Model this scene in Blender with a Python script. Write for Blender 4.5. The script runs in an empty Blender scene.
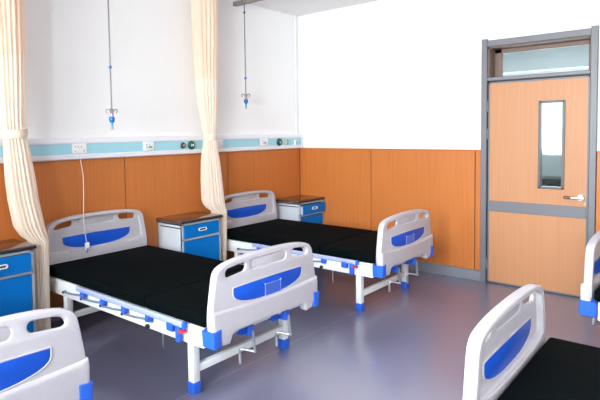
import bpy, bmesh, math, random
from mathutils import Vector, Matrix
random.seed(4)
scn = bpy.context.scene
COL = scn.collection
PI = math.pi

# ------------------------------------------------------------------ materials
def mat(name, color, rough=.5, metal=0.0, spec=.5, trans=0.0, coat=0.0):
    m = bpy.data.materials.new(name); m.use_nodes = True
    b = m.node_tree.nodes['Principled BSDF']
    b.inputs['Base Color'].default_value = (*color, 1)
    b.inputs['Roughness'].default_value = rough
    b.inputs['Metallic'].default_value = metal
    b.inputs['Specular IOR Level'].default_value = spec
    if coat:
        b.inputs['Coat Weight'].default_value = coat
        b.inputs['Coat Roughness'].default_value = .1
    return m

def noise_mat(name, c1, c2, scale=(1, 1, 1), nscale=5.0, detail=4, rough=.5, spec=.5, bump=0.0, p0=.35, p1=.65, coat=0.0, coords='Object', metal=0.0):
    m = mat(name, c1, rough, metal, spec, coat=coat)
    nt = m.node_tree; b = nt.nodes['Principled BSDF']
    tc = nt.nodes.new('ShaderNodeTexCoord'); mp = nt.nodes.new('ShaderNodeMapping')
    mp.inputs['Scale'].default_value = scale
    n = nt.nodes.new('ShaderNodeTexNoise'); n.inputs['Scale'].default_value = nscale; n.inputs['Detail'].default_value = detail
    r = nt.nodes.new('ShaderNodeValToRGB')
    r.color_ramp.elements[0].position = p0; r.color_ramp.elements[0].color = (*c1, 1)
    r.color_ramp.elements[1].position = p1; r.color_ramp.elements[1].color = (*c2, 1)
    nt.links.new(tc.outputs[coords], mp.inputs['Vector']); nt.links.new(mp.outputs['Vector'], n.inputs['Vector'])
    nt.links.new(n.outputs['Fac'], r.inputs['Fac']); nt.links.new(r.outputs['Color'], b.inputs['Base Color'])
    if bump:
        bp = nt.nodes.new('ShaderNodeBump'); bp.inputs['Strength'].default_value = bump; bp.inputs['Distance'].default_value = .002
        nt.links.new(n.outputs['Fac'], bp.inputs['Height']); nt.links.new(bp.outputs['Normal'], b.inputs['Normal'])
    return m

M = {}
M['wall'] = noise_mat('white_plaster', (.855, .845, .857), (.835, .825, .837), nscale=1.3, rough=.85, spec=.2)
M['ceiling'] = noise_mat('ceiling_paint', (.82, .81, .82), (.79, .78, .79), nscale=1.0, rough=.9, spec=.1)
M['wood'] = noise_mat('panel_wood', (.48, .146, .033), (.56, .178, .042), scale=(34, 34, .8), nscale=1.6, detail=6, rough=.42, spec=.35, p0=.3, p1=.72)
M['door_wood'] = noise_mat('door_wood', (.475, .215, .102), (.515, .245, .120), scale=(30, 30, .7), nscale=1.6, detail=6, rough=.42, spec=.35, p0=.3, p1=.72)
M['groove'] = mat('dark_groove', (.035, .02, .015), .8)
M['door_gray'] = mat('door_gray', (.155, .153, .178), .4)
M['dark_gray'] = mat('vision_frame_gray', (.09, .09, .10), .4)
M['reveal'] = mat('transom_reveal', (.17, .105, .085), .5)
M['skirting'] = mat('skirting_gray', (.20, .21, .255), .45)
M['board'] = noise_mat('bed_plastic', (.48, .455, .50), (.50, .475, .52), nscale=40, rough=.38, spec=.45)
M['blue'] = mat('bed_blue', (.010, .085, .55), .4, spec=.2)
M['bright_blue'] = mat('bumper_blue', (.025, .115, .60), .4, spec=.3)
M['plate'] = mat('plate_blue', (.05, .115, .50), .25)
M['plate_rim'] = mat('plate_rim', (.30, .36, .70), .4)
M['frame_white'] = mat('white_enamel', (.80, .81, .83), .35)
M['rail_metal'] = mat('rail_lilac', (.38, .43, .70), .32, .1)
M['steel'] = mat('steel', (.34, .35, .40), .35, .7)
M['chrome'] = mat('chrome', (.72, .72, .74), .2, .8)
M['lever_reflection'] = mat('handle_reflection', (.16, .085, .05), .5)
M['hook'] = mat('hook_metal', (.36, .30, .30), .4, .3)
M['corridor_frame'] = mat('corridor_window_frame', (.66, .70, .72), .5)
M['deck'] = mat('deck_gray', (.10, .10, .11), .6)
M['strut'] = mat('rail_strut_metal', (.22, .24, .34), .4, .2)
M['dark'] = mat('dark_plastic', (.02, .02, .025), .5)
M['red'] = mat('red_latch', (.62, .03, .05), .4)
M['mattress'] = noise_mat('mattress_vinyl', (.0014, .0030, .0036), (.0022, .0042, .0050), nscale=60, rough=.8, spec=.03, bump=.1)
M['cab_white'] = mat('cabinet_white', (.56, .605, .69), .35)
M['cab_frame'] = mat('cabinet_frame', (.47, .50, .55), .35, .2)
M['cab_blue'] = mat('cabinet_blue', (.0, .15, .50), .4, spec=.15)
M['cab_top'] = noise_mat('cabinet_top', (.085, .034, .022), (.115, .048, .030), scale=(2, 30, 2), nscale=2, rough=.16, spec=.6, coat=.4)  # raised red-brown takes in the sheen of the reflected wood panels
M['cab_edge'] = mat('cabinet_top_edge', (.02, .022, .03), .35)
M['band_blue'] = mat('trunk_blue', (.33, .62, .72), .4)
M['trunk'] = mat('trunk_white', (.76, .75, .81), .35)
M['plastic'] = mat('white_plastic', (.82, .82, .84), .35)
M['beige'] = mat('beige_plastic', (.55, .50, .43), .4)
M['green'] = mat('outlet_green', (.008, .085, .05), .4)
M['brown'] = mat('outlet_brown', (.03, .02, .015), .4)
M['slot'] = mat('socket_slot', (.22, .20, .20), .6)
M['cord'] = mat('cord', (.72, .68, .68), .5)
M['rod'] = mat('iv_rod', (.20, .165, .185), .5)
M['track'] = mat('iv_track', (.22, .20, .19), .5)
M['iv_blue'] = mat('iv_blue', (.008, .13, .50), .35)
M['iv_cyan'] = mat('iv_cyan', (.04, .28, .45), .35)
M['corridor_wall'] = mat('corridor_wall', (.50, .55, .58), .7)
M['corridor_low'] = mat('corridor_low_wall', (.34, .39, .40), .6)
M['corridor_dark'] = mat('corridor_dark', (.01, .013, .015), .3)
M['alu'] = mat('window_alu', (.75, .76, .78), .4, .3)

def floor_mat():
    m = mat('vinyl_floor', (.2, .2, .2), .24, 0, .5)
    m.node_tree.nodes['Principled BSDF'].inputs['IOR'].default_value = 2.15
    nt = m.node_tree; b = nt.nodes['Principled BSDF']; N = nt.nodes.new; L = nt.links.new
    geo = N('ShaderNodeNewGeometry')
    n = N('ShaderNodeTexNoise'); n.inputs['Scale'].default_value = .9; n.inputs['Detail'].default_value = 1
    r = N('ShaderNodeValToRGB')
    r.color_ramp.elements[0].position = .3; r.color_ramp.elements[0].color = (.170, .165, .255, 1)
    r.color_ramp.elements[1].position = .7; r.color_ramp.elements[1].color = (.184, .179, .274, 1)
    L(geo.outputs['Position'], n.inputs['Vector']); L(n.outputs['Fac'], r.inputs['Fac'])
    n2 = N('ShaderNodeTexNoise'); n2.inputs['Scale'].default_value = 140; n2.inputs['Detail'].default_value = 3
    L(geo.outputs['Position'], n2.inputs['Vector'])
    mx = N('ShaderNodeMixRGB'); mx.blend_type = 'OVERLAY'; mx.inputs['Fac'].default_value = .08
    L(r.outputs['Color'], mx.inputs['Color1']); L(n2.outputs['Color'], mx.inputs['Color2'])
    # welded seam along the room at y = -1.88
    sx = N('ShaderNodeSeparateXYZ'); L(geo.outputs['Position'], sx.inputs['Vector'])
    a = N('ShaderNodeMath'); a.operation = 'ADD'; a.inputs[1].default_value = 1.88; L(sx.outputs['Y'], a.inputs[0])
    ab = N('ShaderNodeMath'); ab.operation = 'ABSOLUTE'; L(a.outputs[0], ab.inputs[0])
    lt = N('ShaderNodeMath'); lt.operation = 'LESS_THAN'; lt.inputs[1].default_value = .003; L(ab.outputs[0], lt.inputs[0])
    fm = N('ShaderNodeMath'); fm.operation = 'MULTIPLY'; fm.inputs[1].default_value = .45; L(lt.outputs[0], fm.inputs[0])
    m2 = N('ShaderNodeMixRGB'); m2.inputs['Color2'].default_value = (.42, .39, .42, 1)
    L(fm.outputs[0], m2.inputs['Fac']); L(mx.outputs['Color'], m2.inputs['Color1'])
    L(m2.outputs['Color'], b.inputs['Base Color'])
    return m
M['floor'] = floor_mat()

def cloth_mat(name, col, tcol, w):
    m = bpy.data.materials.new(name); m.use_nodes = True
    nt = m.node_tree; nt.nodes.clear(); N = nt.nodes.new; L = nt.links.new
    o = N('ShaderNodeOutputMaterial'); d = N('ShaderNodeBsdfDiffuse'); t = N('ShaderNodeBsdfTranslucent'); x = N('ShaderNodeMixShader')
    tc = N('ShaderNodeTexCoord'); n = N('ShaderNodeTexNoise'); n.inputs['Scale'].default_value = 300
    mx = N('ShaderNodeMixRGB'); mx.inputs['Color1'].default_value = (*col, 1); mx.inputs['Color2'].default_value = (*[c * .93 for c in col], 1)
    L(tc.outputs['Object'], n.inputs['Vector']); L(n.outputs['Fac'], mx.inputs['Fac']); L(mx.outputs['Color'], d.inputs['Color'])
    t.inputs['Color'].default_value = (*tcol, 1); x.inputs['Fac'].default_value = w
    L(d.outputs[0], x.inputs[1]); L(t.outputs[0], x.inputs[2]); L(x.outputs[0], o.inputs['Surface'])
    return m
M['curtain'] = cloth_mat('curtain_cloth', (.95, .875, .79), (.95, .80, .68), .4)
M['netting'] = cloth_mat('curtain_netting', (.94, .82, .70), (.94, .75, .60), .4)

def pane_mat(name, tint, refl):
    m = bpy.data.materials.new(name); m.use_nodes = True
    nt = m.node_tree; nt.nodes.clear(); N = nt.nodes.new; L = nt.links.new
    o = N('ShaderNodeOutputMaterial'); t = N('ShaderNodeBsdfTransparent'); g = N('ShaderNodeBsdfGlossy'); x = N('ShaderNodeMixShader'); f = N('ShaderNodeFresnel')
    t.inputs['Color'].default_value = (*tint, 1); g.inputs['Roughness'].default_value = .02; f.inputs['IOR'].default_value = refl
    L(f.outputs[0], x.inputs['Fac']); L(t.outputs[0], x.inputs[1]); L(g.outputs[0], x.inputs[2]); L(x.outputs[0], o.inputs['Surface'])
    return m
M['glass'] = pane_mat('pane_glass', (.93, .97, .97), 1.45)

# ------------------------------------------------------------------ mesh helpers
class MB:
    def __init__(s): s.bm = bmesh.new()
    def _merge(s, b2, mi=0):
        for f in b2.faces: f.material_index = mi
        me = bpy.data.meshes.new('tmp'); b2.to_mesh(me); b2.free()
        s.bm.from_mesh(me); bpy.data.meshes.remove(me)
    def box(s, x0, x1, y0, y1, z0, z1, bev=0.0, seg=2, mi=0, rot=None):
        b = bmesh.new(); bmesh.ops.create_cube(b, size=1)
        c = Vector(((x0 + x1) / 2, (y0 + y1) / 2, (z0 + z1) / 2))
        for v in b.verts: v.co = Vector((v.co.x * (x1 - x0), v.co.y * (y1 - y0), v.co.z * (z1 - z0)))
        if bev: bmesh.ops.bevel(b, geom=list(b.edges), offset=bev, segments=seg, profile=.5, affect='EDGES')
        for v in b.verts:
            if rot is not None: v.co = rot @ v.co
            v.co += c
        s._merge(b, mi); return s
    def tube(s, pts, r, n=10, mi=0, closed_caps=True):
        pts = [Vector(p) for p in pts]; b = bmesh.new(); rings = []
        up = Vector((0, 0, 1))
        rs = r if isinstance(r, (list, tuple)) else [r] * len(pts)
        prev = None
        for i, p in enumerate(pts):
            d = (pts[min(i + 1, len(pts) - 1)] - pts[max(i - 1, 0)]).normalized()
            if prev is None:
                a = d.cross(up)
                if a.length < 1e-3: a = d.cross(Vector((1, 0, 0)))
                a.normalize()
            else:
                a = prev - d * prev.dot(d)
                if a.length < 1e-6: a = d.cross(up)
                a.normalize()
            prev = a; c = d.cross(a)
            rings.append([b.verts.new(p + (a * math.cos(2 * PI * k / n) + c * math.sin(2 * PI * k / n)) * rs[i]) for k in range(n)])
        for i in range(len(rings) - 1):
            for k in range(n): b.faces.new((rings[i][k], rings[i][(k + 1) % n], rings[i + 1][(k + 1) % n], rings[i + 1][k]))
        if closed_caps:
            b.faces.new(list(reversed(rings[0]))); b.faces.new(rings[-1])
        bmesh.ops.recalc_face_normals(b, faces=list(b.faces))
        s._merge(b, mi); return s
    def prism(s, loops, axis, a0, a1, bev=0.0, res=2, mi=0):
        """outer loop + hole loops in a plane, extruded along axis ('y' or 'z') between a0 and a1"""
        cu = bpy.data.curves.new('tmp', 'CURVE'); cu.dimensions = '2D'; cu.fill_mode = 'BOTH'
        cu.extrude = max((a1 - a0) / 2 - bev, 1e-4); cu.bevel_depth = bev; cu.bevel_resolution = res; cu.offset = -bev
        for lp in loops:
            sp = cu.splines.new('POLY'); sp.points.add(len(lp) - 1); sp.use_cyclic_u = True
            for q, (u, v) in zip(sp.points, lp): q.co = (u, v, 0, 1)
        ob = bpy.data.objects.new('tmp', cu); COL.objects.link(ob)
        dg = bpy.context.evaluated_depsgraph_get(); dg.update()
        me = bpy.data.meshes.new_from_object(ob.evaluated_get(dg))
        bpy.data.objects.remove(ob); bpy.data.curves.remove(cu)
        b = bmesh.new(); b.from_mesh(me); bpy.data.meshes.remove(me)
        mid = (a0 + a1) / 2
        for v in b.verts:
            u, w, t = v.co
            v.co = (u, mid + t, w) if axis == 'y' else ((u, w, mid + t) if axis == 'z' else (mid + t, u, w))
        bmesh.ops.remove_doubles(b, verts=list(b.verts), dist=1e-5)
        bmesh.ops.recalc_face_normals(b, faces=list(b.faces))
        s._merge(b, mi); return s
    def lathe(s, prof, center=(0, 0, 0), axis='z', n=24, mi=0):
        b = bmesh.new(); rings = []
        for r, h in prof:
            ring = []
            for k in range(n):
                a = 2 * PI * k / n; x, y = r * math.cos(a), r * math.sin(a)
                co = (x, y, h) if axis == 'z' else ((x, h, y) if axis == 'y' else (h, x, y))
                ring.append(b.verts.new(Vector(co) + Vector(center)))
            rings.append(ring)
        for i in range(len(rings) - 1):
            for k in range(n): b.faces.new((rings[i][k], rings[i][(k + 1) % n], rings[i + 1][(k + 1) % n], rings[i + 1][k]))
        if prof[0][0] > 1e-5: b.faces.new(rings[0])
        if prof[-1][0] > 1e-5: b.faces.new(rings[-1])
        bmesh.ops.remove_doubles(b, verts=list(b.verts), dist=1e-6)
        bmesh.ops.recalc_face_normals(b, faces=list(b.faces))
        s._merge(b, mi); return s
    def build(s, name, mats, parent=None, smooth=True, angle=35):
        me = bpy.data.meshes.new(name); s.bm.to_mesh(me); s.bm.free()
        for m in (mats if isinstance(mats, (list, tuple)) else [mats]): me.materials.append(m)
        if smooth:
            for p in me.polygons: p.use_smooth = True
            me.set_sharp_from_angle(angle=math.radians(angle))
        o = bpy.data.objects.new(name, me); COL.objects.link(o)
        if parent is not None: o.parent = parent
        return o

def chaikin(pts, it=2, q=.25):
    for _ in range(it):
        out = []
        for i, a in enumerate(pts):
            b = pts[(i + 1) % len(pts)]
            out.append((a[0] * (1 - q) + b[0] * q, a[1] * (1 - q) + b[1] * q)); out.append((a[0] * q + b[0] * (1 - q), a[1] * q + b[1] * (1 - q)))
        pts = out
    return pts
def rrect(cx, cy, hw, hh, r, n=6, shear=0.0):
    out = []
    for sx, sy, a0 in ((1, 1, 0), (-1, 1, 90), (-1, -1, 180), (1, -1, 270)):
        for k in range(n + 1):
            a = math.radians(a0 + 90 * k / n)
            x = sx * (hw - r) + r * math.cos(a); y = sy * (hh - r) + r * math.sin(a)
            out.append((cx + x, cy + y + shear * x))
    return out

def thing(name, label, cat, loc=(0, 0, 0), rz=0.0, group=None, kind=None):
    o = bpy.data.objects.new(name, None); COL.objects.link(o); o.empty_display_size = .1
    o.location = loc; o.rotation_euler = (0, 0, rz)
    return tag(o, label, cat, group, kind)
def tag(o, label=None, cat=None, group=None, kind=None):
    if label: o['label'] = label
    if cat: o['category'] = cat
    if group: o['group'] = group
    if kind: o['kind'] = kind
    return o
def struct(o, label=None, cat=None): return tag(o, label, cat, None, 'structure')
def copy_tree(o, parent=None):
    c = o.copy(); COL.objects.link(c)
    if parent is not None: c.parent = parent
    for ch in list(o.children): copy_tree(ch, c)
    return c

# ------------------------------------------------------------------ room constants
H = 3.063; HP = 1.361; X0 = -6.25; Y0 = -5.80
T = .12
# floor, ceiling
struct(MB().box(X0 - T, T, Y0 - T, T, -.1, 0).build('floor', M['floor'], smooth=False), 'grey violet sheet vinyl floor of the ward', 'floor')
struct(MB().box(X0 - T, T, Y0 - T, T, H, H + .1).build('ceiling', M['ceiling'], smooth=False), 'plain pale grey ceiling of the ward', 'ceiling')
struct(MB().box(X0 - T, T, 0, T, 0, H).build('wall_head', M['wall'], smooth=False), 'white wall behind the row of bed heads', 'wall')
struct(MB().box(X0 - T, T, Y0 - T, Y0, 0, H).build('wall_opposite', M['wall'], smooth=False), 'white wall opposite the bed heads', 'wall')
# door wall with opening
DY1, DY2, DH = -2.384, -3.408, 2.458
w = MB()
w.box(0, T, DY1 - .03, 0, 0, H); w.box(0, T, Y0, DY2 + .03, 0, H); w.box(0, T, DY2 + .03, DY1 - .03, DH - .03, H)
struct(w.build('wall_door', M['wall'], smooth=False), 'white wall holding the wooden door', 'wall')
# window wall
WIN = [(-1.95, -.55), (-3.75, -2.35), (-5.45, -4.15)]; WZ0, WZ1 = .92, 2.72
w = MB(); w.box(X0 - T, X0, Y0, 0, 0, WZ0); w.box(X0 - T, X0, Y0, 0, WZ1, H)
ed = [Y0] + [v for a in sorted(WIN) for v in a] + [0]
for i in range(0, len(ed), 2): w.box(X0 - T, X0, ed[i], ed[i + 1], WZ0, WZ1)
struct(w.build('wall_window', M['wall'], smooth=False), 'white wall with the daylight windows', 'wall')
for i, (a, b) in enumerate(WIN):
    e = thing('window_%d' % (i + 1), ['window nearest the bed heads', 'middle window of the window wall', 'window nearest the opposite wall'][i] + ', white metal frame', 'window', (X0 - .06, (a + b) / 2, WZ0), kind='structure')
    hw = (b - a) / 2; hh = WZ1 - WZ0; f = MB()
    for y0, y1, z0, z1 in ((-hw, hw, 0, .05), (-hw, hw, hh - .05, hh), (-hw, -hw + .05, 0, hh), (hw - .05, hw, 0, hh), (-.025, .025, 0, hh)):
        f.box(-.03, .03, y0, y1, z0, z1, .004, 1)
    f.build('window_frame', M['alu'], e, smooth=False)
    MB().box(-.004, .004, -hw + .05, hw - .05, .05, hh - .05).build('pane', M['glass'], e, smooth=False)
    MB().box(.0, .12, -hw - .04, hw + .04, -.03, 0, .006).build('window_sill', M['wall'], e)

# wood wainscot, each sheet a trim of its own
tn = [0]
def trim(mb, m, label, smooth=False):
    tn[0] += 1
    return struct(mb.build('trim_%d' % tn[0], m, smooth=smooth), label, 'trim')
SK = .112
xs = [-.018, -1.314, -2.638, -3.962, -5.286, X0]
names = ['beside the room corner', 'behind the bed by the corner', 'behind the middle bed', 'behind the bed by the windows', 'nearest the windows']
for i in range(5):
    trim(MB().box(xs[i + 1] + .005, xs[i] - .005, -.018, 0, SK, HP, .002, 1), M['wood'], 'brown wood wainscot sheet ' + names[i])
trim(MB().box(X0, 0, -.008, 0, SK, HP), M['groove'], 'dark backing in the gaps of the head wall wainscot')
ys = [0, -1.088, -2.322, -2.384]
names = ['on the door wall beside the corner', 'on the door wall left of the door', 'narrow strip against the door frame']
for i in range(3):
    trim(MB().box(-.018, 0, ys[i + 1] + .004, ys[i] - .004 - (.018 if i == 0 else 0), SK, HP - .012, .002, 1), M['wood'], 'brown wood wainscot sheet ' + names[i])
trim(MB().box(-.018, 0, Y0, DY2 - .004, SK, HP - .012, .002, 1), M['wood'], 'brown wood wainscot sheet right of the door')
w = MB(); w.box(-.006, 0, DY1, 0, SK, HP - .01); w.box(-.006, 0, Y0, DY2, SK, HP - .01)
trim(w, M['groove'], 'dark backing in the gaps of the door wall wainscot')
w = MB(); w.box(-.024, 0, DY1, -.018, HP - .012, HP, .003, 1); w.box(-.024, 0, Y0, DY2, HP - .012, HP, .003, 1)
trim(w, M['wood'], 'thin wood capping strip along the door wall wainscot')
def base(n, mb, lab): struct(mb.build('baseboard_' + n, M['skirting'], smooth=False), lab, 'baseboard')
base('head', MB().box(X0, 0, -.022, 0, 0, SK - .004, .003, 1), 'grey skirting along the head wall')
base('door', MB().box(-.022, 0, DY1, -.022, 0, SK - .004, .003, 1), 'grey skirting on the door wall left of the door')
base('door_right', MB().box(-.022, 0, Y0, DY2, 0, SK - .004, .003, 1), 'grey skirting on the door wall right of the door')

# ------------------------------------------------------------------ door
dr = thing('door_1', 'light wood ward door with grey frame, kick band and narrow glass', 'door', (0, 0, 0), kind='structure')
FW = .056; TZ = 2.05
f = MB()
f.box(-.035, T + .02, DY1 - FW, DY1, 0, DH + .012, .004, 1); f.box(-.035, T + .02, DY2, DY2 + FW, 0, DH + .012, .004, 1)
f.box(-.03, T + .02, DY2 + FW, DY1 - FW, DH - .068, DH - .004, .004, 1)
f.box(-.03, T + .02, DY2 + FW, DY1 - FW, TZ, TZ + .036, .004, 1)
f.build('door_frame', M['door_gray'], dr, smooth=False)
f = MB()      # recessed lining and sash of the transom light
i1, i2 = DY1 - FW, DY2 + FW
f.box(0, .19, i1 - .012, i1, TZ + .036, DH - .068); f.box(0, .19, i2, i2 + .012, TZ + .036, DH - .068)
f.box(0, .19, i2, i1, DH - .082, DH - .066)
f.box(.15, .19, i1 - .085, i1 - .012, TZ + .03, DH - .08, .003, 1); f.box(.15, .19, i2, i2 + .05, TZ + .03, DH - .08, .003, 1)
f.box(.15, .19, i2, i1, DH - .12, DH - .08, .003, 1); f.box(.15, .19, i2, i1, TZ + .02, TZ + .05, .003, 1)
f.build('transom_sash', M['reveal'], dr, smooth=False)
MB().box(.166, .172, i2 + .05, i1 - .085, TZ + .05, DH - .12).build('transom_pane', M['glass'], dr, smooth=False)
LY1, LY2 = DY1 - FW - .012, DY2 + FW + .008; LZ = 2.034
VY1, VY2, VZ0, VZ1 = -2.928, -3.141, 1.004, 1.822
lf = MB()
for a in ((LY1, VY1, .014, LZ), (VY2, LY2, .014, LZ), (VY1, VY2, .014, VZ0), (VY1, VY2, VZ1, LZ)):
    lf.box(-.006, .036, a[1], a[0], a[2], a[3])
lf.build('door_leaf', M['door_wood'], dr, smooth=False)
lf = MB()
for a in ((LY1 + .002, LY1 - .012, .012, LZ + .002), (LY2 + .012, LY2 - .002, .012, LZ + .002), (LY1, LY2, LZ - .012, LZ + .002), (LY1, LY2, .010, .024)):
    lf.box(-.0085, .038, a[1], a[0], a[2], a[3])
lf.build('leaf_edging', M['door_gray'], dr, smooth=False)
st = MB()   # dark strips supplying the black of the shaded gap round the leaf
st.box(.02, .05, LY1, DY1 - FW + .001, 0, TZ); st.box(.02, .05, i2 - .001, LY2, 0, TZ); st.box(.02, .05, i2, i1, LZ, TZ + .001); st.box(.0, .06, i2, i1, 0, .01)
st.build('leaf_gap_dark', M['dark'], dr, smooth=False)
MB().box(-.012, -.004, LY2 + .012, LY1 - .012, .740, .848, .003, 1).build('kick_band', M['door_gray'], dr, smooth=False)
v = MB()
for a in ((VY1 + .008, VY1 - .016, VZ0 - .008, VZ1 + .008), (VY2 + .016, VY2 - .008, VZ0 - .008, VZ1 + .008), (VY1, VY2, VZ0 - .008, VZ0 + .014), (VY1, VY2, VZ1 - .014, VZ1 + .008)):
    v.box(-.016, .044, a[1], a[0], a[2], a[3], .002, 1)
v.build('vision_frame', M['dark_gray'], dr, smooth=False)
MB().box(.012, .018, VY2, VY1, VZ0, VZ1).build('vision_pane', M['glass'], dr, smooth=False)
hd = MB().lathe([(0, -.014), (.030, -.014), (.036, -.008), (.036, 0)], (-.006, -3.285, .93), 'x').tube([(-.02, -3.285, .93), (-.05, -3.285, .93)], .011).build('handle_rose', M['chrome'], dr)
MB().tube([(-.05, -3.290, .93), (-.054, -3.26, .93), (-.054, -3.215, .931)], [.012, .013, .013], 12).build('door_handle', M['chrome'], dr)
MB().tube([(-.054, -3.216, .931), (-.054, -3.155, .932)], [.0145, .0135], 12).build('handle_reflection', M['lever_reflection'], dr)  # lever end coloured brown in place of a reflection in the metal
MB().lathe([(0, -.012), (.009, -.012), (.009, 0)], (-.006, -3.325, .875), 'x', 12).build('lock_cylinder', M['steel'], dr)
for z in (.20, 1.52, 1.80):
    MB().tube([(-.014, i1 - .004, z - .055), (-.014, i1 - .004, z + .055)], .009, 10).build('hinge', M['door_gray'], dr)

# ------------------------------------------------------------------ corridor seen through the door glass
CX = 2.3
struct(MB().box(T, CX + T, -7, .6, -.1, 0).build('floor_corridor', M['skirting'], smooth=False), 'corridor floor beyond the door', 'floor')
struct(MB().box(T, CX + T, -7, .6, 2.78, 2.88).build('ceiling_corridor', M['wall'], smooth=False), 'white corridor ceiling beyond the door', 'ceiling')
w = MB(); w.box(CX, CX + T, -7, .6, 2.36, 2.78); w.box(CX, CX + T, -7, -5.4, .95, 2.36); w.box(CX, CX + T, -.6, .6, .95, 2.36)
struct(w.build('wall_corridor', M['corridor_wall'], smooth=False), 'pale teal corridor wall above the corridor window', 'wall')
struct(MB().box(CX - .03, CX + T, -7, .6, 0, 1.24).build('wall_corridor_low', M['corridor_low'], smooth=False), 'teal wall below the corridor window', 'wall')
struct(MB().box(T, CX, .6, .7, 0, 2.78).build('wall_corridor_end', M['corridor_wall'], smooth=False), 'left end wall of the corridor', 'wall')
struct(MB().box(T, CX, -7.1, -7, 0, 2.78).build('wall_corridor_right', M['corridor_wall'], smooth=False), 'right end wall of the corridor', 'wall')
e = thing('window_4', 'wide corridor window seen through the door glass', 'window', (CX, -3, 1.24), kind='structure')
f = MB(); f.box(-.02, .08, -2.4, 2.4, .97, 1.092, .004, 1); f.box(-.02, .08, -2.4, 2.4, 0, .05, .004, 1)
for y in (-2.4, -.8, 2.35): f.box(-.02, .08, y, y + .05, 0, 1.12, .004, 1)
f.build('window_frame', M['corridor_frame'], e, smooth=False)
MB().box(.03, .036, -2.4, 2.4, .05, 1.12).build('pane', M['glass'], e, smooth=False)
cb = thing('low_dark_block', 'added dark block under the corridor window, darkening the view through the door glass', 'cabinet', (2.05, -2.5, 0))  # added block, gives the dark foot of the view in the glass
MB().box(-.2, .2, -.6, .6, 0, .80, .005, 1).build('body', M['corridor_dark'], cb, smooth=False)
MB().box(-.21, .21, -.62, .62, .80, .93, .005, 1).build('cabinet_top', M['corridor_dark'], cb, smooth=False)

# ------------------------------------------------------------------ wall trunking with its outlets
tr = thing('wall_trunking', 'long white and pale blue medical trunking above the wood panels', 'trunking', (0, 0, 0))
XE = -.03
MB().prism([[(0, 1.357), (-.05, 1.357), (-.062, 1.366), (-.062, 1.396), (-.056, 1.404), (0, 1.404)]], 'x', X0, XE).build('lower_cover', M['trunk'], tr)
MB().box(X0, XE, -.055, 0, 1.402, 1.494).build('blue_band', M['band_blue'], tr, smooth=False)
MB().prism([[(0, 1.493), (-.056, 1.493), (-.062, 1.500), (-.062, 1.515), (-.045, 1.543), (0, 1.546)]], 'x', X0, XE).build('upper_cover', M['trunk'], tr)
MB().box(XE, XE + .012, -.064, 0, 1.355, 1.548, .002, 1).build('end_cap', M['trunk'], tr, smooth=False)
YB = -.055
def socket(x0, x1, label, holes):
    e = thing('socket_outlet', label, 'socket', ((x0 + x1) / 2, YB, 1.4525), group=None)
    hw = (x1 - x0) / 2
    MB().box(-hw, hw, -.012, 0, -.043, .043, .004).build('cover_plate', M['plastic'], e)
    for hx, hz, w, h in holes: MB().box(hx - w, hx + w, -.0135, -.008, hz - h, hz + h).build('slot', M['slot'], e, smooth=False)
    return e
dots = [(-.035, .015, .004, .005), (-.01, .015, .004, .005), (.018, .015, .004, .005), (-.04, -.02, .005, .004), (.042, -.02, .005, .005)]
socket(-3.175, -3.043, 'white double socket plate above the middle bed, call cord hanging below it', dots)
three = [(-.025, .012, .004, .012), (-.02, -.012, .01, .004), (.01, -.008, .012, .008), (.01, .014, .003, .008), (.03, -.008, .006, .007)]
socket(-2.46, -2.338, 'small white socket plate left of the brown and green round outlets', three)
socket(-1.56, -1.424, 'white socket plate half hidden behind the right curtain', [(.01, .012, .004, .006), (.045, .012, .004, .006), (.01, -.016, .004, .006), (.045, -.018, .005, .005)])
socket(-.824, -.69, 'white socket plate nearest the room corner, above the corner bed', three)
def gas(x, r, label, m1, inner, m2, name='gas_outlet'):
    e = thing(name, label, 'gas outlet', (x, YB, 1.447))
    MB().lathe([(r + .006, 0), (r + .006, -.004), (r, -.008)], axis='y').lathe([(0, -.007), (r, -.007)], axis='y').build('rim', M['steel'] if m1 == 'brown' else M[m1], e)
    MB().lathe([(r, 0), (r, -.014), (r - .008, -.022), (0, -.022)], axis='y').build('face', M[m1], e)
    inner(e, m2)
    return e
def two_slots(e, m):
    for sx in (-1, 1):
        MB().box(sx * .011 - .006, sx * .011 + .006, -.026, -.018, -.013, .013, .002, 1).box(sx * .011 - .006, sx * .011 + .006 , -.0265, -.018, -.003, .003).build('port', M[m], e)
def ring(e, m): MB().lathe([(.013, -.018), (.013, -.026), (.009, -.028), (.009, -.018)], axis='y').build('port', M[m], e)
gas(-1.981, .029, 'small dark brown round gas outlet left of the green one', 'brown', ring, 'beige')
gas(-1.868, .041, 'larger dark green round gas outlet left of the right curtain', 'green', two_slots, 'plastic')
gas(-.47, .042, 'dark green round gas outlet near the room corner', 'green', lambda e, m: MB().lathe([(0, -.03), (.008, -.03), (.012, -.02)], (0, 0, -.008), 'y', 16).box(-.014, .014, -.026, -.018, .004, .009).build('port', M[m], e), 'cab_frame')
e = thing('suction_outlet', 'beige twin-knob outlet between the green outlet and the curved cover', 'outlet', (-.335, YB, 1.442))
MB().box(-.026, .026, -.010, 0, -.04, .04, .006).build('cover_plate', M['beige'], e)
for z in (-.019, .019): MB().lathe([(.019, -.008), (.017, -.022), (0, -.024)], (0, 0, z), 'y', 16).build('knob', M['beige'], e)
for z in (-.019, .019): MB().lathe([(.007, -.022), (.006, -.027), (0, -.027)], (0, 0, z), 'y', 12).build('port', M['brown'], e)
e = thing('curved_cover', 'white half-round cover at the corner end of the blue band', 'cover', (-.205, YB, 1.437))
pr = [(.038 * math.cos(a), .038 * math.sin(a)) for a in [(-PI / 2 + PI * k / 12) for k in range(13)]] + [(.026 * math.cos(a), .032 * math.sin(a)) for a in [(PI / 2 - PI * k / 12) for k in range(13)]]
MB().prism([pr], 'y', -.03, 0, .002).build('shell', M['plastic'], e)
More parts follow.
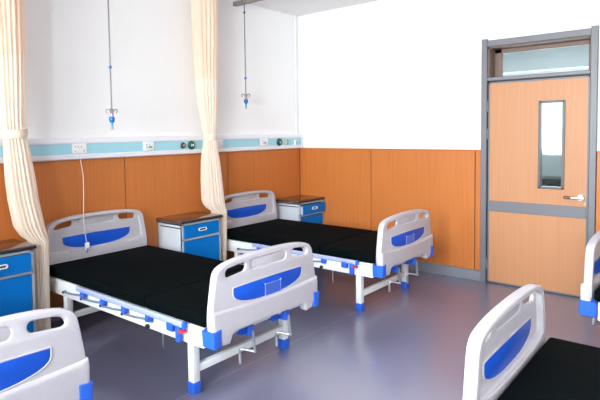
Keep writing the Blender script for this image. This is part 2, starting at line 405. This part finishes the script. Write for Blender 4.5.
MB().box(.028, .034, -.032, -.026, -.014, .014).build('slot', M['slot'], e, smooth=False)

# nurse call cord
e = thing('nurse_call_cord', 'thin white call cord with small handset hanging before the middle headboard', 'call cord', (-3.12, -.1, 0))
P = [(.012, .032, 1.405), (.008, .024, 1.36), (-.006, -.04, 1.22), (-.034, -.085, 1.02), (-.044, -.092, .86), (-.034, -.094, .72), (-.022, -.094, .655)]
def smooth3(pts, n=6):
    pts = [Vector(p) for p in pts]; out = []
    for i in range(len(pts) - 1):
        p0 = pts[max(i - 1, 0)]; p1 = pts[i]; p2 = pts[i + 1]; p3 = pts[min(i + 2, len(pts) - 1)]
        for k in range(n):
            t = k / n
            out.append(.5 * ((2 * p1) + (p2 - p0) * t + (2 * p0 - 5 * p1 + 4 * p2 - p3) * t * t + (3 * p1 - p0 - 3 * p2 + p3) * t ** 3))
    out.append(pts[-1]); return out
MB().tube(smooth3(P), .003, 8).build('cord', M['cord'], e)
MB().box(-.041, -.003, -.104, -.084, .592, .658, .006).build('handset', M['plastic'], e)
MB().lathe([(0, -.004), (.008, -.004), (.009, 0)], (-.022, -.104, .602), 'y', 12).build('button', M['iv_blue'], e)
MB().tube([(-.022, -.094, .592), (-.022, -.094, .572)], .006, 8).build('plug_end', M['iv_cyan'], e)

# conduit in the corner
e = thing('conduit_pipe', 'thin white conduit running down the room corner to the trunking', 'pipe', (-.075, -.012, 1.546))
MB().tube([(0, 0, 0), (0, 0, H - 1.546)], .011, 12).build('pipe', M['wall'], e)
MB().box(-.018, .018, -.016, .012, .96, .985, .003).build('clip', M['plastic'], e)

# ------------------------------------------------------------------ hospital bed
OUT = [(0, .837), (.14, .835), (.27, .828), (.36, .816), (.418, .799), (.446, .770), (.457, .735), (.472, .65), (.490, .54), (.490, .43)]
outline = chaikin([(-x, z) for x, z in reversed(OUT)] + OUT[1:], 2)
INN = [(0, .806), (.14, .804), (.27, .798), (.355, .786), (.398, .765), (.416, .72), (.430, .62), (.440, .53)]
rim_in = chaikin([(-x, z) for x, z in reversed(INN)] + INN[1:], 2)
SKT = [(0, .402), (.31, .402), (.338, .392), (.350, .368), (.360, .348), (.370, .344), (.43, .350), (.44, .380), (.486, .40), (.495, .44), (.498, .520), (.492, .560), (.46, .556), (.25, .545), (0, .543)]
skirt = SKT + [(-x, z) for x, z in reversed(SKT[1:-1])]
def holes():
    return [rrect(-.295, .763, .084, .026, .0255, shear=.09), rrect(.0, .771, .168, .029, .028), rrect(.315, .764, .084, .026, .0255, shear=-.09)]
SMH = [(.320, .663), (.325, .657), (.324, .622), (.316, .603), (.296, .587), (.262, .572), (.21, .559), (.15, .550), (.08, .546), (0, .545)]
SM = [(0, .667), (.18, .666)] + SMH + [(-x, z) for x, z in reversed(SMH[:-1])] + [(-.18, .666)]
def make_board(name, parent, zoff, flip, plate):
    """moulded end board; outer face looks to -y unless flipped"""
    m = MB()
    m.prism([outline] + holes(), 'y', -.024, -.004, .009, 3)
    m.prism([outline, rim_in], 'y', -.020, .027, .009, 3)
    m.prism([rrect(0, .771, .175, .036, .03)], 'y', -.016, -.009, .001, 1)
    m.prism([skirt], 'y', -.041, .022, .018, 4)
    for y, s in ((-.0255, -1), (-.0025, 1)):      # pale raised lip round the lower edge of the blue inlay
        lip = [(x, y, z) for x, z in SM]
        m.tube(lip + lip[:2], .0042, 6)
    if zoff > .01: m.prism([[(-.275, .545), (-.295, .482), (.285, .482), (.265, .545)]], 'y', .012, .030, .006, 2)
    b = m.build(name, M['board'], parent, angle=40)
    for y0, y1 in ((-.0275, -.023), (-.005, -.0005)):
        MB().prism([SM], 'y', y0, y1, .001, 1).build('inlay_panel', M['blue'], b)
    for sx in (-1, 1):
        bm_ = MB(); xa, xb = (.412, .534) if sx > 0 else (-.534, -.412)
        bm_.prism([[(sx * .436, .352), (sx * .48, .344), (sx * .500, .354), (sx * .506, .448), (sx * .45, .457), (sx * .434, .456)]], 'y', -.047, .030 if flip else .056, .012, 3)
        bm_.build('corner_bumper', M['bright_blue'], b)
    if plate:
        p = MB(); p.box(-.046, .102, -.0305, -.027, .548, .624, .001, 1)
        h = p.build('card_holder', M['plate'], b)
        q = MB()
        for a in ((-.046, .102, .548, .5505), (-.046, .102, .6215, .624), (-.046, -.0435, .548, .624), (.0995, .102, .548, .624)): q.box(a[0], a[1], -.0315, -.028, a[2], a[3])
        for x in (-.046, .102):
            for z in (.548, .624): q.lathe([(.006, -.028), (.005, -.033), (0, -.033)], (x, 0, z), 'y', 10)
        q.build('holder_rim', M['plate_rim'], h, smooth=False)
    b.location = (0, .985 if flip else -.985, zoff)
    if flip: b.rotation_euler = (0, 0, PI)
    return b

def make_bed():
    root = thing('hospital_bed', 'white hospital bed', 'bed')
    make_board('headboard', root, .062, True, False)
    make_board('footboard', root, 0, False, True)
    f = MB()
    for sx in (-1, 1): f.box(sx * .466 - .018, sx * .466 + .018, -.925, .925, .330, .448, .005)
    for y in (-.93, -.30, .30, .93): f.box(-.44, .44, y - .02, y + .02, .36, .42, .003, 1)
    f.build('frame', M['frame_white'], root)
    d = MB(); d.box(-.44, .44, -.94, .94, .440, .454, .003, 1)
    d.build('platform', M['deck'], root)
    for sx in (-1, 1):
        for y in (-.762, .735):
            l = MB().box(sx * .422 - .026, sx * .422 + .026, y - .026, y + .026, .06, .345, .004).build('leg', M['frame_white'], root)
            MB().box(sx * .422 - .030, sx * .422 + .030, y - .030, y + .030, 0, .072, .005).build('foot_cap', M['bright_blue'], l)
    for y in (-.762, .735):
        MB().box(-.40, .40, y - .016, y + .016, .122, .172, .004).build('cross_bar', M['frame_white'], root)
    for sx in (-1, 1):
        X = sx * .510
        r = MB().box(X - .012, X + .012, -.785, .435, .426, .464, .010, 3).build('side_rail', M['rail_metal'], root)
        for i, y in enumerate((.345, .083, -.176, -.440)):
            b = MB().box(X - .016, X + .014, y - .022, y + .022, .390, .434, .007).tube([(sx * .484, y, .404), (X + sx * .018, y, .404)], .014, 12)
            b.build('rail_bracket', M['bright_blue'], r)
            s_ = MB().tube([(sx * .500, y + .305, .374), (sx * .506, y + .16, .384), (sx * .512, y + .01, .404)], .0075, 8).build('rail_strut', M['strut'], r)
            MB().tube([(sx * .484, y + .30, .374), (sx * .512, y + .30, .374)], .010, 10).build('pivot', M['dark'], s_)
        MB().box(X - .018, X + .014, -.696, -.635, .386, .438, .008).box(X - .016, X + .012, -.758, -.718, .335, .436, .008).build('rail_lock', M['bright_blue'], r)
        MB().box(X - sx * .0 - .020, X + .020, -.792, -.752, .398, .414, .004).build('release_latch', M['red'], r)
        MB().box(X - .016, X + .016, -.802, -.778, .422, .468, .008).build('rail_end_cap', M['bright_blue'], r)
        MB().tube([(sx * .484, -.40, .345), (sx * .50, -.40, .345)], .015, 14).build('bolt_cap', M['dark'], r)
    for x, fold in ((-.135, .0), (.212, .05)):
        c = MB()
        c.tube(smooth3([(x, -.70, .365), (x, -.93, .345), (x, -.985, .340)], 4), .0075, 8)
        c.tube([(x, -.985, .350), (x + .004, -.995, .212)], .010, 8)
        c.tube(smooth3([(x + .004, -.995, .218), (x - .012, -.97, .222), (x - .042, -.93, .230), (x - .050, -.92, .214), (x - .050, -.92, .148)], 4), .0085, 8)
        cr = c.build('crank', M['steel'], root)
        MB().box(x - .032, x + .010, -.985, -.92, .318, .385, .005).build('crank_housing', M['bright_blue'], cr)
        MB().tube([(x - .050, -.92, .20), (x - .050, -.92, .14)], .011, 10).build('crank_grip', M['steel'], cr)
    for x in (.10, -.20): MB().box(x - .025, x + .025, -.97, -.92, .340, .385, .004).build('shaft_bearing', M['blue'], root)
    MB().tube(smooth3([(-.44, -.49, .33), (-.44, -.49, .23), (-.432, -.488, .205)], 4), .006, 8).build('drainage_hook', M['steel'], root)
    return root

proto = make_bed()
BEDS = [((-3.000, -1.127, 0), .008, 'white bed with blue inlays in the middle of the row, call cord at its head'),
        ((-1.132, -1.127, 0), .008, 'white bed with blue inlays nearest the room corner, beside the wood panelled door wall'),
        ((-4.720, -1.127, 0), -.004, 'white bed whose footboard is cut off at the lower left beside the left curtain'),
        ((-3.080, -4.610, 0), PI + .008, 'white bed in the right foreground, the inside of its footboard facing us'),
        ((-1.110, -4.630, 0), PI - .004, 'white bed cut off at the right edge in front of the door')]
MAT_L = ['black two-piece mattress on the middle bed, below the hanging call handset', 'black two-piece mattress on the bed nearest the room corner', 'black mattress on the bed at the lower left, mostly out of frame',
         'black mattress in the right foreground, its corner jutting towards the floor', 'black mattress on the bed cut off at the right edge']
def make_mattress():
    r = thing('mattress', 'x', 'mattress')
    for y0, y1 in ((-.945, -.376), (-.370, .950)):
        mb = MB().box(-.492, .492, y0, y1, .0, .076, .018, 4)
        mb.build('mattress_section', M['mattress'], r)
    return r
pm = make_mattress()
for i, (loc, rz, lab) in enumerate(BEDS):
    b = proto if i == 0 else copy_tree(proto)
    b.location = loc; b.rotation_euler = (0, 0, rz); tag(b, lab, 'bed', 'hospital beds of the ward')
    m = pm if i == 0 else copy_tree(pm)
    m.location = (loc[0], loc[1], .4545); m.rotation_euler = (0, 0, rz); tag(m, MAT_L[i], 'mattress', 'mattresses on the hospital beds')

# ------------------------------------------------------------------ bedside cabinets
def make_cabinet(x0, label, opened=0.0, Z=.744):
    W, D = .529, .392; dy = 0
    root = thing('bedside_cabinet', label, 'cabinet', (x0 + W / 2, -.022 + dy, 0), group='bedside cabinets along the head wall')
    hx = W / 2 - .018; yf = -D + .018
    b = MB()
    b.box(-hx, -hx + .016, yf, 0, .06, Z - .034, .002, 1); b.box(hx - .016, hx, yf, 0, .06, Z - .034, .002, 1)
    b.box(-hx, hx, -.012, 0, .06, Z - .034); b.box(-hx, hx, yf, 0, .06, .08); b.box(-hx, hx, yf, 0, Z - .050, Z - .034)
    body = b.build('body', M['cab_white'], root, smooth=False)
    MB().box(-hx - .003, -hx + .004, yf + .02, -.05, Z - .081, Z - .071).build('side_slot', M['dark'], body, smooth=False)
    fr = MB()
    for a in ((-hx, -hx + .022, .06, Z - .034), (hx - .022, hx, .06, Z - .034), (-hx, hx, .545, .565), (-hx, hx, .06, .09), (-hx, hx, Z - .052, Z - .034)):
        fr.box(a[0], a[1], yf - .004, yf + .02, a[2], a[3], .002, 1)
    fr.build('front_frame', M['cab_frame'], root, smooth=False)
    MB().box(-hx + .016, hx - .016, yf + .022, yf + .03, .08, Z - .05).build('inner_panel', M['dark'], root, smooth=False)
    for sx in (-1, 1):
        for y in (yf + .03, -.03): MB().lathe([(.018, 0), (.022, .03), (.022, .06)], (sx * (hx - .03), y, 0), 'z', 14).build('foot', M['dark'], root)
    tp = MB().box(-W / 2, W / 2, -D - .0, 0, Z - .030, Z, .006)
    tp.box(-W / 2 - .001, W / 2 + .001, -D - .001, -D + .008, Z - .028, Z - .004, .003, mi=1)
    tp.build('cabinet_top', [M['cab_top'], M['cab_edge']], root)
    yd = yf - opened
    d = MB().box(-hx + .026, hx - .026, yd - .012, yd + .004, .569, Z - .056, .004)
    d.box(-hx + .036, hx - .036, yd + .004, yf + .14, .575, Z - .075, mi=1)
    dw = d.build('drawer', [M['cab_blue'], M['cab_white']], root, smooth=False)
    hz = (.569 + Z - .056) / 2 + .006
    MB().prism([rrect(0, hz, .052, .016, .0155), rrect(0, hz, .040, .008, .0075)], 'y', yd - .022, yd - .011, .003, 2).build('drawer_handle', M['plastic'], dw)
    MB().prism([rrect(0, hz, .041, .009, .008)], 'y', yd - .0135, yd - .0115).build('handle_recess', M['dark'], dw, smooth=False)
    dd = MB().box(-hx + .026, hx - .026, yf - .010, yf + .004, .094, .541, .004).build('cabinet_door', M['cab_blue'], root, smooth=False)
    return root
make_cabinet(-2.310, 'blue and white bedside cabinet between the middle bed and the right curtain')
make_cabinet(-.535, 'blue and white bedside cabinet in the room corner, its drawer slightly open', .035)
make_cabinet(-4.195, 'blue and white bedside cabinet at the left edge beside the left curtain', .012, .758)

# ------------------------------------------------------------------ curtains
def interp(tab, z):
    for a, b in zip(tab, tab[1:]):
        if a[0] >= z >= b[0]:
            t = (a[0] - z) / (a[0] - b[0]); t = t * t * (3 - 2 * t) if False else t
            return [a[i] + (b[i] - a[i]) * t for i in range(1, 5)]
    return list((tab[0] if z > tab[0][0] else tab[-1])[1:])
def bundle(tab, zs, npl, seed, amp, mouth=0.0):
    rnd = random.Random(seed); n = npl * 8
    ph = [rnd.uniform(-.5, .5) for _ in range(5)]
    pa = [rnd.uniform(.6, 1.25) for _ in range(npl)]
    b = bmesh.new(); rings = []
    for z in zs:
        cx, cy, ax, ay = interp(tab, z); ring = []
        tight = min(1.0, (ax / .10))
        for k in range(n):
            a = 2 * PI * k / n
            fold = math.cos(npl * a + .9 * math.sin(3 * a + ph[0]) + .35 * math.sin(z * 1.7 + ph[1]))
            A = amp * (.65 + .35 * tight) * pa[(k // 8) % npl] if False else amp * (.8 + .3 * math.sin(5 * a + ph[2] + z * .8))
            r = 1 - A + A * fold
            r *= 1 + .03 * math.sin(2 * a + z * 2.1 + ph[3])
            ring.append(b.verts.new((cx + ax * r * math.cos(a), cy + ay * r * math.sin(a), z)))
        rings.append(ring)
    for i in range(len(rings) - 1):
        for k in range(n): b.faces.new((rings[i][k], rings[i][(k + 1) % n], rings[i + 1][(k + 1) % n], rings[i + 1][k]))
    bmesh.ops.recalc_face_normals(b, faces=list(b.faces))
    return b
def zr(a, b, step=.04):
    n = max(2, int(abs(a - b) / step)); return [a + (b - a) * i / n for i in range(n + 1)]
def curtain(name, label, tab, ztop, znet, ztie, zbot, npl, seed):
    root = thing(name, label, 'curtain', (0, 0, 0), group='privacy curtains tied back by the head wall')
    m = MB(); m._merge(bundle(tab, zr(ztop, znet), npl, seed, .11)); m.build('netting_top', M['netting'], root, angle=180)
    m = MB(); m._merge(bundle(tab, zr(znet + .006, zbot), npl, seed, .11)); m.build('curtain_cloth', M['curtain'], root, angle=180)
    cx, cy, ax, ay = interp(tab, ztie)
    m = MB(); b = bmesh.new(); rings = []
    for dz, g in ((-.034, 1.06), (-.03, 1.12), (0, 1.13), (.03, 1.12), (.034, 1.06)):
        rings.append([b.verts.new((cx + ax * g * math.cos(2 * PI * k / 40), cy + ay * g * math.sin(2 * PI * k / 40), ztie + dz + .008 * math.cos(2 * PI * k / 40))) for k in range(40)])
    for i in range(4):
        for k in range(40): b.faces.new((rings[i][k], rings[i][(k + 1) % 40], rings[i + 1][(k + 1) % 40], rings[i + 1][k]))
    bmesh.ops.recalc_face_normals(b, faces=list(b.faces))
    m._merge(b); m.build('tieback', M['curtain'], root)
    return root
TAB1 = [(3.03, -3.715, -.20, .115, .15), (2.58, -3.715, -.2, .115, .15), (2.13, -3.715, -.2, .10, .14), (1.84, -3.712, -.2, .095, .12), (1.65, -3.708, -.2, .086, .10), (1.57, -3.702, -.2, .078, .09),
        (1.48, -3.693, -.2, .088, .10), (1.23, -3.672, -.2, .102, .12), (1.08, -3.658, -.2, .102, .13), (.88, -3.632, -.22, .10, .15), (.80, -3.605, -.23, .085, .15), (.762, -3.580, -.25, .058, .14), (.3, -3.582, -.25, .052, .13), (.03, -3.582, -.25, .052, .13)]
TAB2 = [(3.03, -1.79, -.22, .13, .16), (2.6, -1.79, -.22, .125, .155), (2.3, -1.79, -.22, .115, .14), (2.1, -1.788, -.22, .105, .13), (1.9, -1.78, -.22, .095, .12), (1.65, -1.763, -.22, .068, .085), (1.53, -1.758, -.22, .056, .07),
        (1.45, -1.757, -.22, .066, .08), (1.29, -1.756, -.22, .085, .11), (1.08, -1.747, -.22, .095, .13), (.87, -1.742, -.23, .10, .14), (.81, -1.73, -.24, .09, .14), (.762, -1.706, -.28, .056, .11), (.3, -1.712, -.28, .050, .10), (.03, -1.712, -.28, .050, .10)]
curtain('privacy_curtain', 'cream curtain tied back at the left, beside the left bedside cabinet', TAB1, 3.0, 2.16, 1.585, .03, 19, 3)
curtain('privacy_curtain', 'cream curtain tied back between the middle cabinet and the corner bed', TAB2, 3.0, 2.12, 1.53, .03, 18, 8)
for i, x in enumerate((-3.715, -1.79)):
    t = thing('curtain_track', ['white ceiling track above the left curtain', 'white ceiling track above the right curtain'][i], 'curtain track', (x, -1.2, H))
    MB().box(-.012, .012, -1.15, 1.15, -.03, 0, .003, 1).build('track', M['plastic'], t, smooth=False)
    for k in range(6): MB().tube([(0, .83 + k * .05, -.062), (0, .83 + k * .05, -.03)], .004, 6).build('glider', M['plastic'], t)

# ------------------------------------------------------------------ drip stands hanging from ceiling
def iv_rod(x, y, zh, label, joints):
    root = thing('drip_hanger', label, 'drip hanger', (x, y, zh))
    L = 2.965 - zh
    MB().tube([(0, 0, .10), (0, 0, L)], .0058, 10).build('rod', M['rod'], root)
    for z, r, mm in joints: MB().lathe([(0, -r), (r * .8, -r * .7), (r, 0), (r * .8, r * .7), (0, r)], (0, 0, z - zh), 'z', 14).build('joint_knob', M[mm], root)
    hk = MB()
    for k in range(4):
        a = PI / 4 + k * PI / 2
        c, s = math.cos(a), math.sin(a)
        hk.tube(smooth3([(0, 0, .075), (c * .018, s * .018, .105), (c * .034, s * .034, .114), (c * .045, s * .045, .100), (c * .034, s * .034, .082)], 4), .0055, 8)
    hk.tube([(0, 0, .050), (0, 0, .115)], [.016, .013], 12)
    hk.build('hook_crown', M['hook'], root)
    MB().lathe([(.012, .06), (.02, .052), (.024, .036), (.02, .016), (.012, .008), (0, .008)], (0, 0, 0), 'z', 16).build('lock_knob', M['iv_blue'], root)
    MB().tube([(0, 0, .012), (0, 0, -.03)], [.011, .008], 12).build('lower_tube', M['iv_cyan'], root)
    MB().lathe([(0, -.05), (.01, -.046), (.012, -.036), (.009, -.026), (0, -.026)], (0, 0, 0), 'z', 12).build('tip', M['steel'], root)
    return root
iv_rod(-3.11, -.585, 1.655, 'hanging drip rod with blue knob over the middle bed', [(2.10, .014, 'iv_blue')])
iv_rod(-1.232, -.237, 1.880, 'hanging drip rod with blue knob over the corner bed, below the ceiling track', [(2.88, .013, 'dark'), (2.165, .015, 'iv_blue'), (1.99, .009, 'plastic')])
for i, (x, y1) in enumerate(((-1.232, -.085), (-3.11, -.43))):
    t = thing('drip_track', ['short grey ceiling track holding the drip rod over the corner bed', 'grey ceiling track holding the drip rod over the middle bed'][i], 'ceiling track', (x, y1, H))
    MB().box(-.028, .028, -1.5, 0, -.092, -.048, .004, 1).build('track', M['track'], t, smooth=False)
    for k in range(3): MB().tube([(0, -.12 - k * .6, -.05), (0, -.12 - k * .6, 0)], .008, 8).build('hanger', M['track'], t)

# ------------------------------------------------------------------ light
wd = bpy.data.worlds.new('World'); scn.world = wd; wd.use_nodes = True
nt = wd.node_tree; bg = nt.nodes['Background']
tc = nt.nodes.new('ShaderNodeTexCoord'); sp = nt.nodes.new('ShaderNodeSeparateXYZ'); r = nt.nodes.new('ShaderNodeValToRGB')
r.color_ramp.elements[0].position = .48; r.color_ramp.elements[0].color = (.55, .60, .58, 1)
r.color_ramp.elements[1].position = .53; r.color_ramp.elements[1].color = (.90, .96, 1.0, 1)
mp = nt.nodes.new('ShaderNodeMapRange'); mp.inputs['From Min'].default_value = -1; mp.inputs['From Max'].default_value = 1
nt.links.new(tc.outputs['Generated'], sp.inputs[0]); nt.links.new(sp.outputs['Z'], mp.inputs['Value']); nt.links.new(mp.outputs[0], r.inputs['Fac']); nt.links.new(r.outputs[0], bg.inputs['Color'])
bg.inputs['Strength'].default_value = 1.4
def area(name, loc, rot, sx, sy, power, col):
    l = bpy.data.lights.new(name, 'AREA'); l.shape = 'RECTANGLE'; l.size = sx; l.size_y = sy; l.energy = power; l.color = col
    o = bpy.data.objects.new(name, l); COL.objects.link(o); o.location = loc; o.rotation_euler = rot
    return o
for i, (a, b) in enumerate(WIN):
    area('daylight_window', (X0 - .20, (a + b) / 2, (WZ0 + WZ1) / 2 + .1), (0, -PI / 2, 0), WZ1 - WZ0, b - a, (155, 330, 255)[i], (1.0, .985, .968))
area('daylight_corridor', (CX + .2, -3, 1.8), (0, PI / 2, 0), 1.1, 4.6, 110, (.93, .98, 1.0))
area('corridor_fill', (1.2, -3, 2.74), (0, 0, 0), .3, 5.0, 60, (.95, 1.0, 1.0))  # added fill under the corridor ceiling to brighten its walls, no fixture

# ------------------------------------------------------------------ camera
cam = bpy.data.cameras.new('Camera'); co = bpy.data.objects.new('Camera', cam); COL.objects.link(co)
cam.sensor_fit = 'HORIZONTAL'; cam.sensor_width = 36; cam.lens = 529.2224 / 600 * 36
PX, PY = 281.4265, 161.801
cam.shift_x = (300 - PX) / 600; cam.shift_y = -(200 - PY) / 600
cam.clip_start = .05
yaw, pitch, roll = .708714, .0557935, -.0140832
fw = Vector((math.cos(yaw), math.sin(yaw), 0)); rt = Vector((math.sin(yaw), -math.cos(yaw), 0)); up = Vector((0, 0, 1))
f2 = math.cos(pitch) * fw - math.sin(pitch) * up; u2 = math.sin(pitch) * fw + math.cos(pitch) * up
r3 = math.cos(roll) * rt + math.sin(roll) * u2; u3 = -math.sin(roll) * rt + math.cos(roll) * u2
mw = Matrix((r3, u3, -f2)).transposed().to_4x4(); mw.translation = Vector((-5.43574, -4.34419, 1.56785))
co.matrix_world = mw
scn.camera = co

scn.view_settings.view_transform = 'Standard'; scn.view_settings.look = 'None'
scn.view_settings.exposure = 0.0; scn.view_settings.gamma = 1.0; scn.view_settings.use_curve_mapping = False
scn.cycles.max_bounces = 10; scn.cycles.diffuse_bounces = 6; scn.cycles.transparent_max_bounces = 12
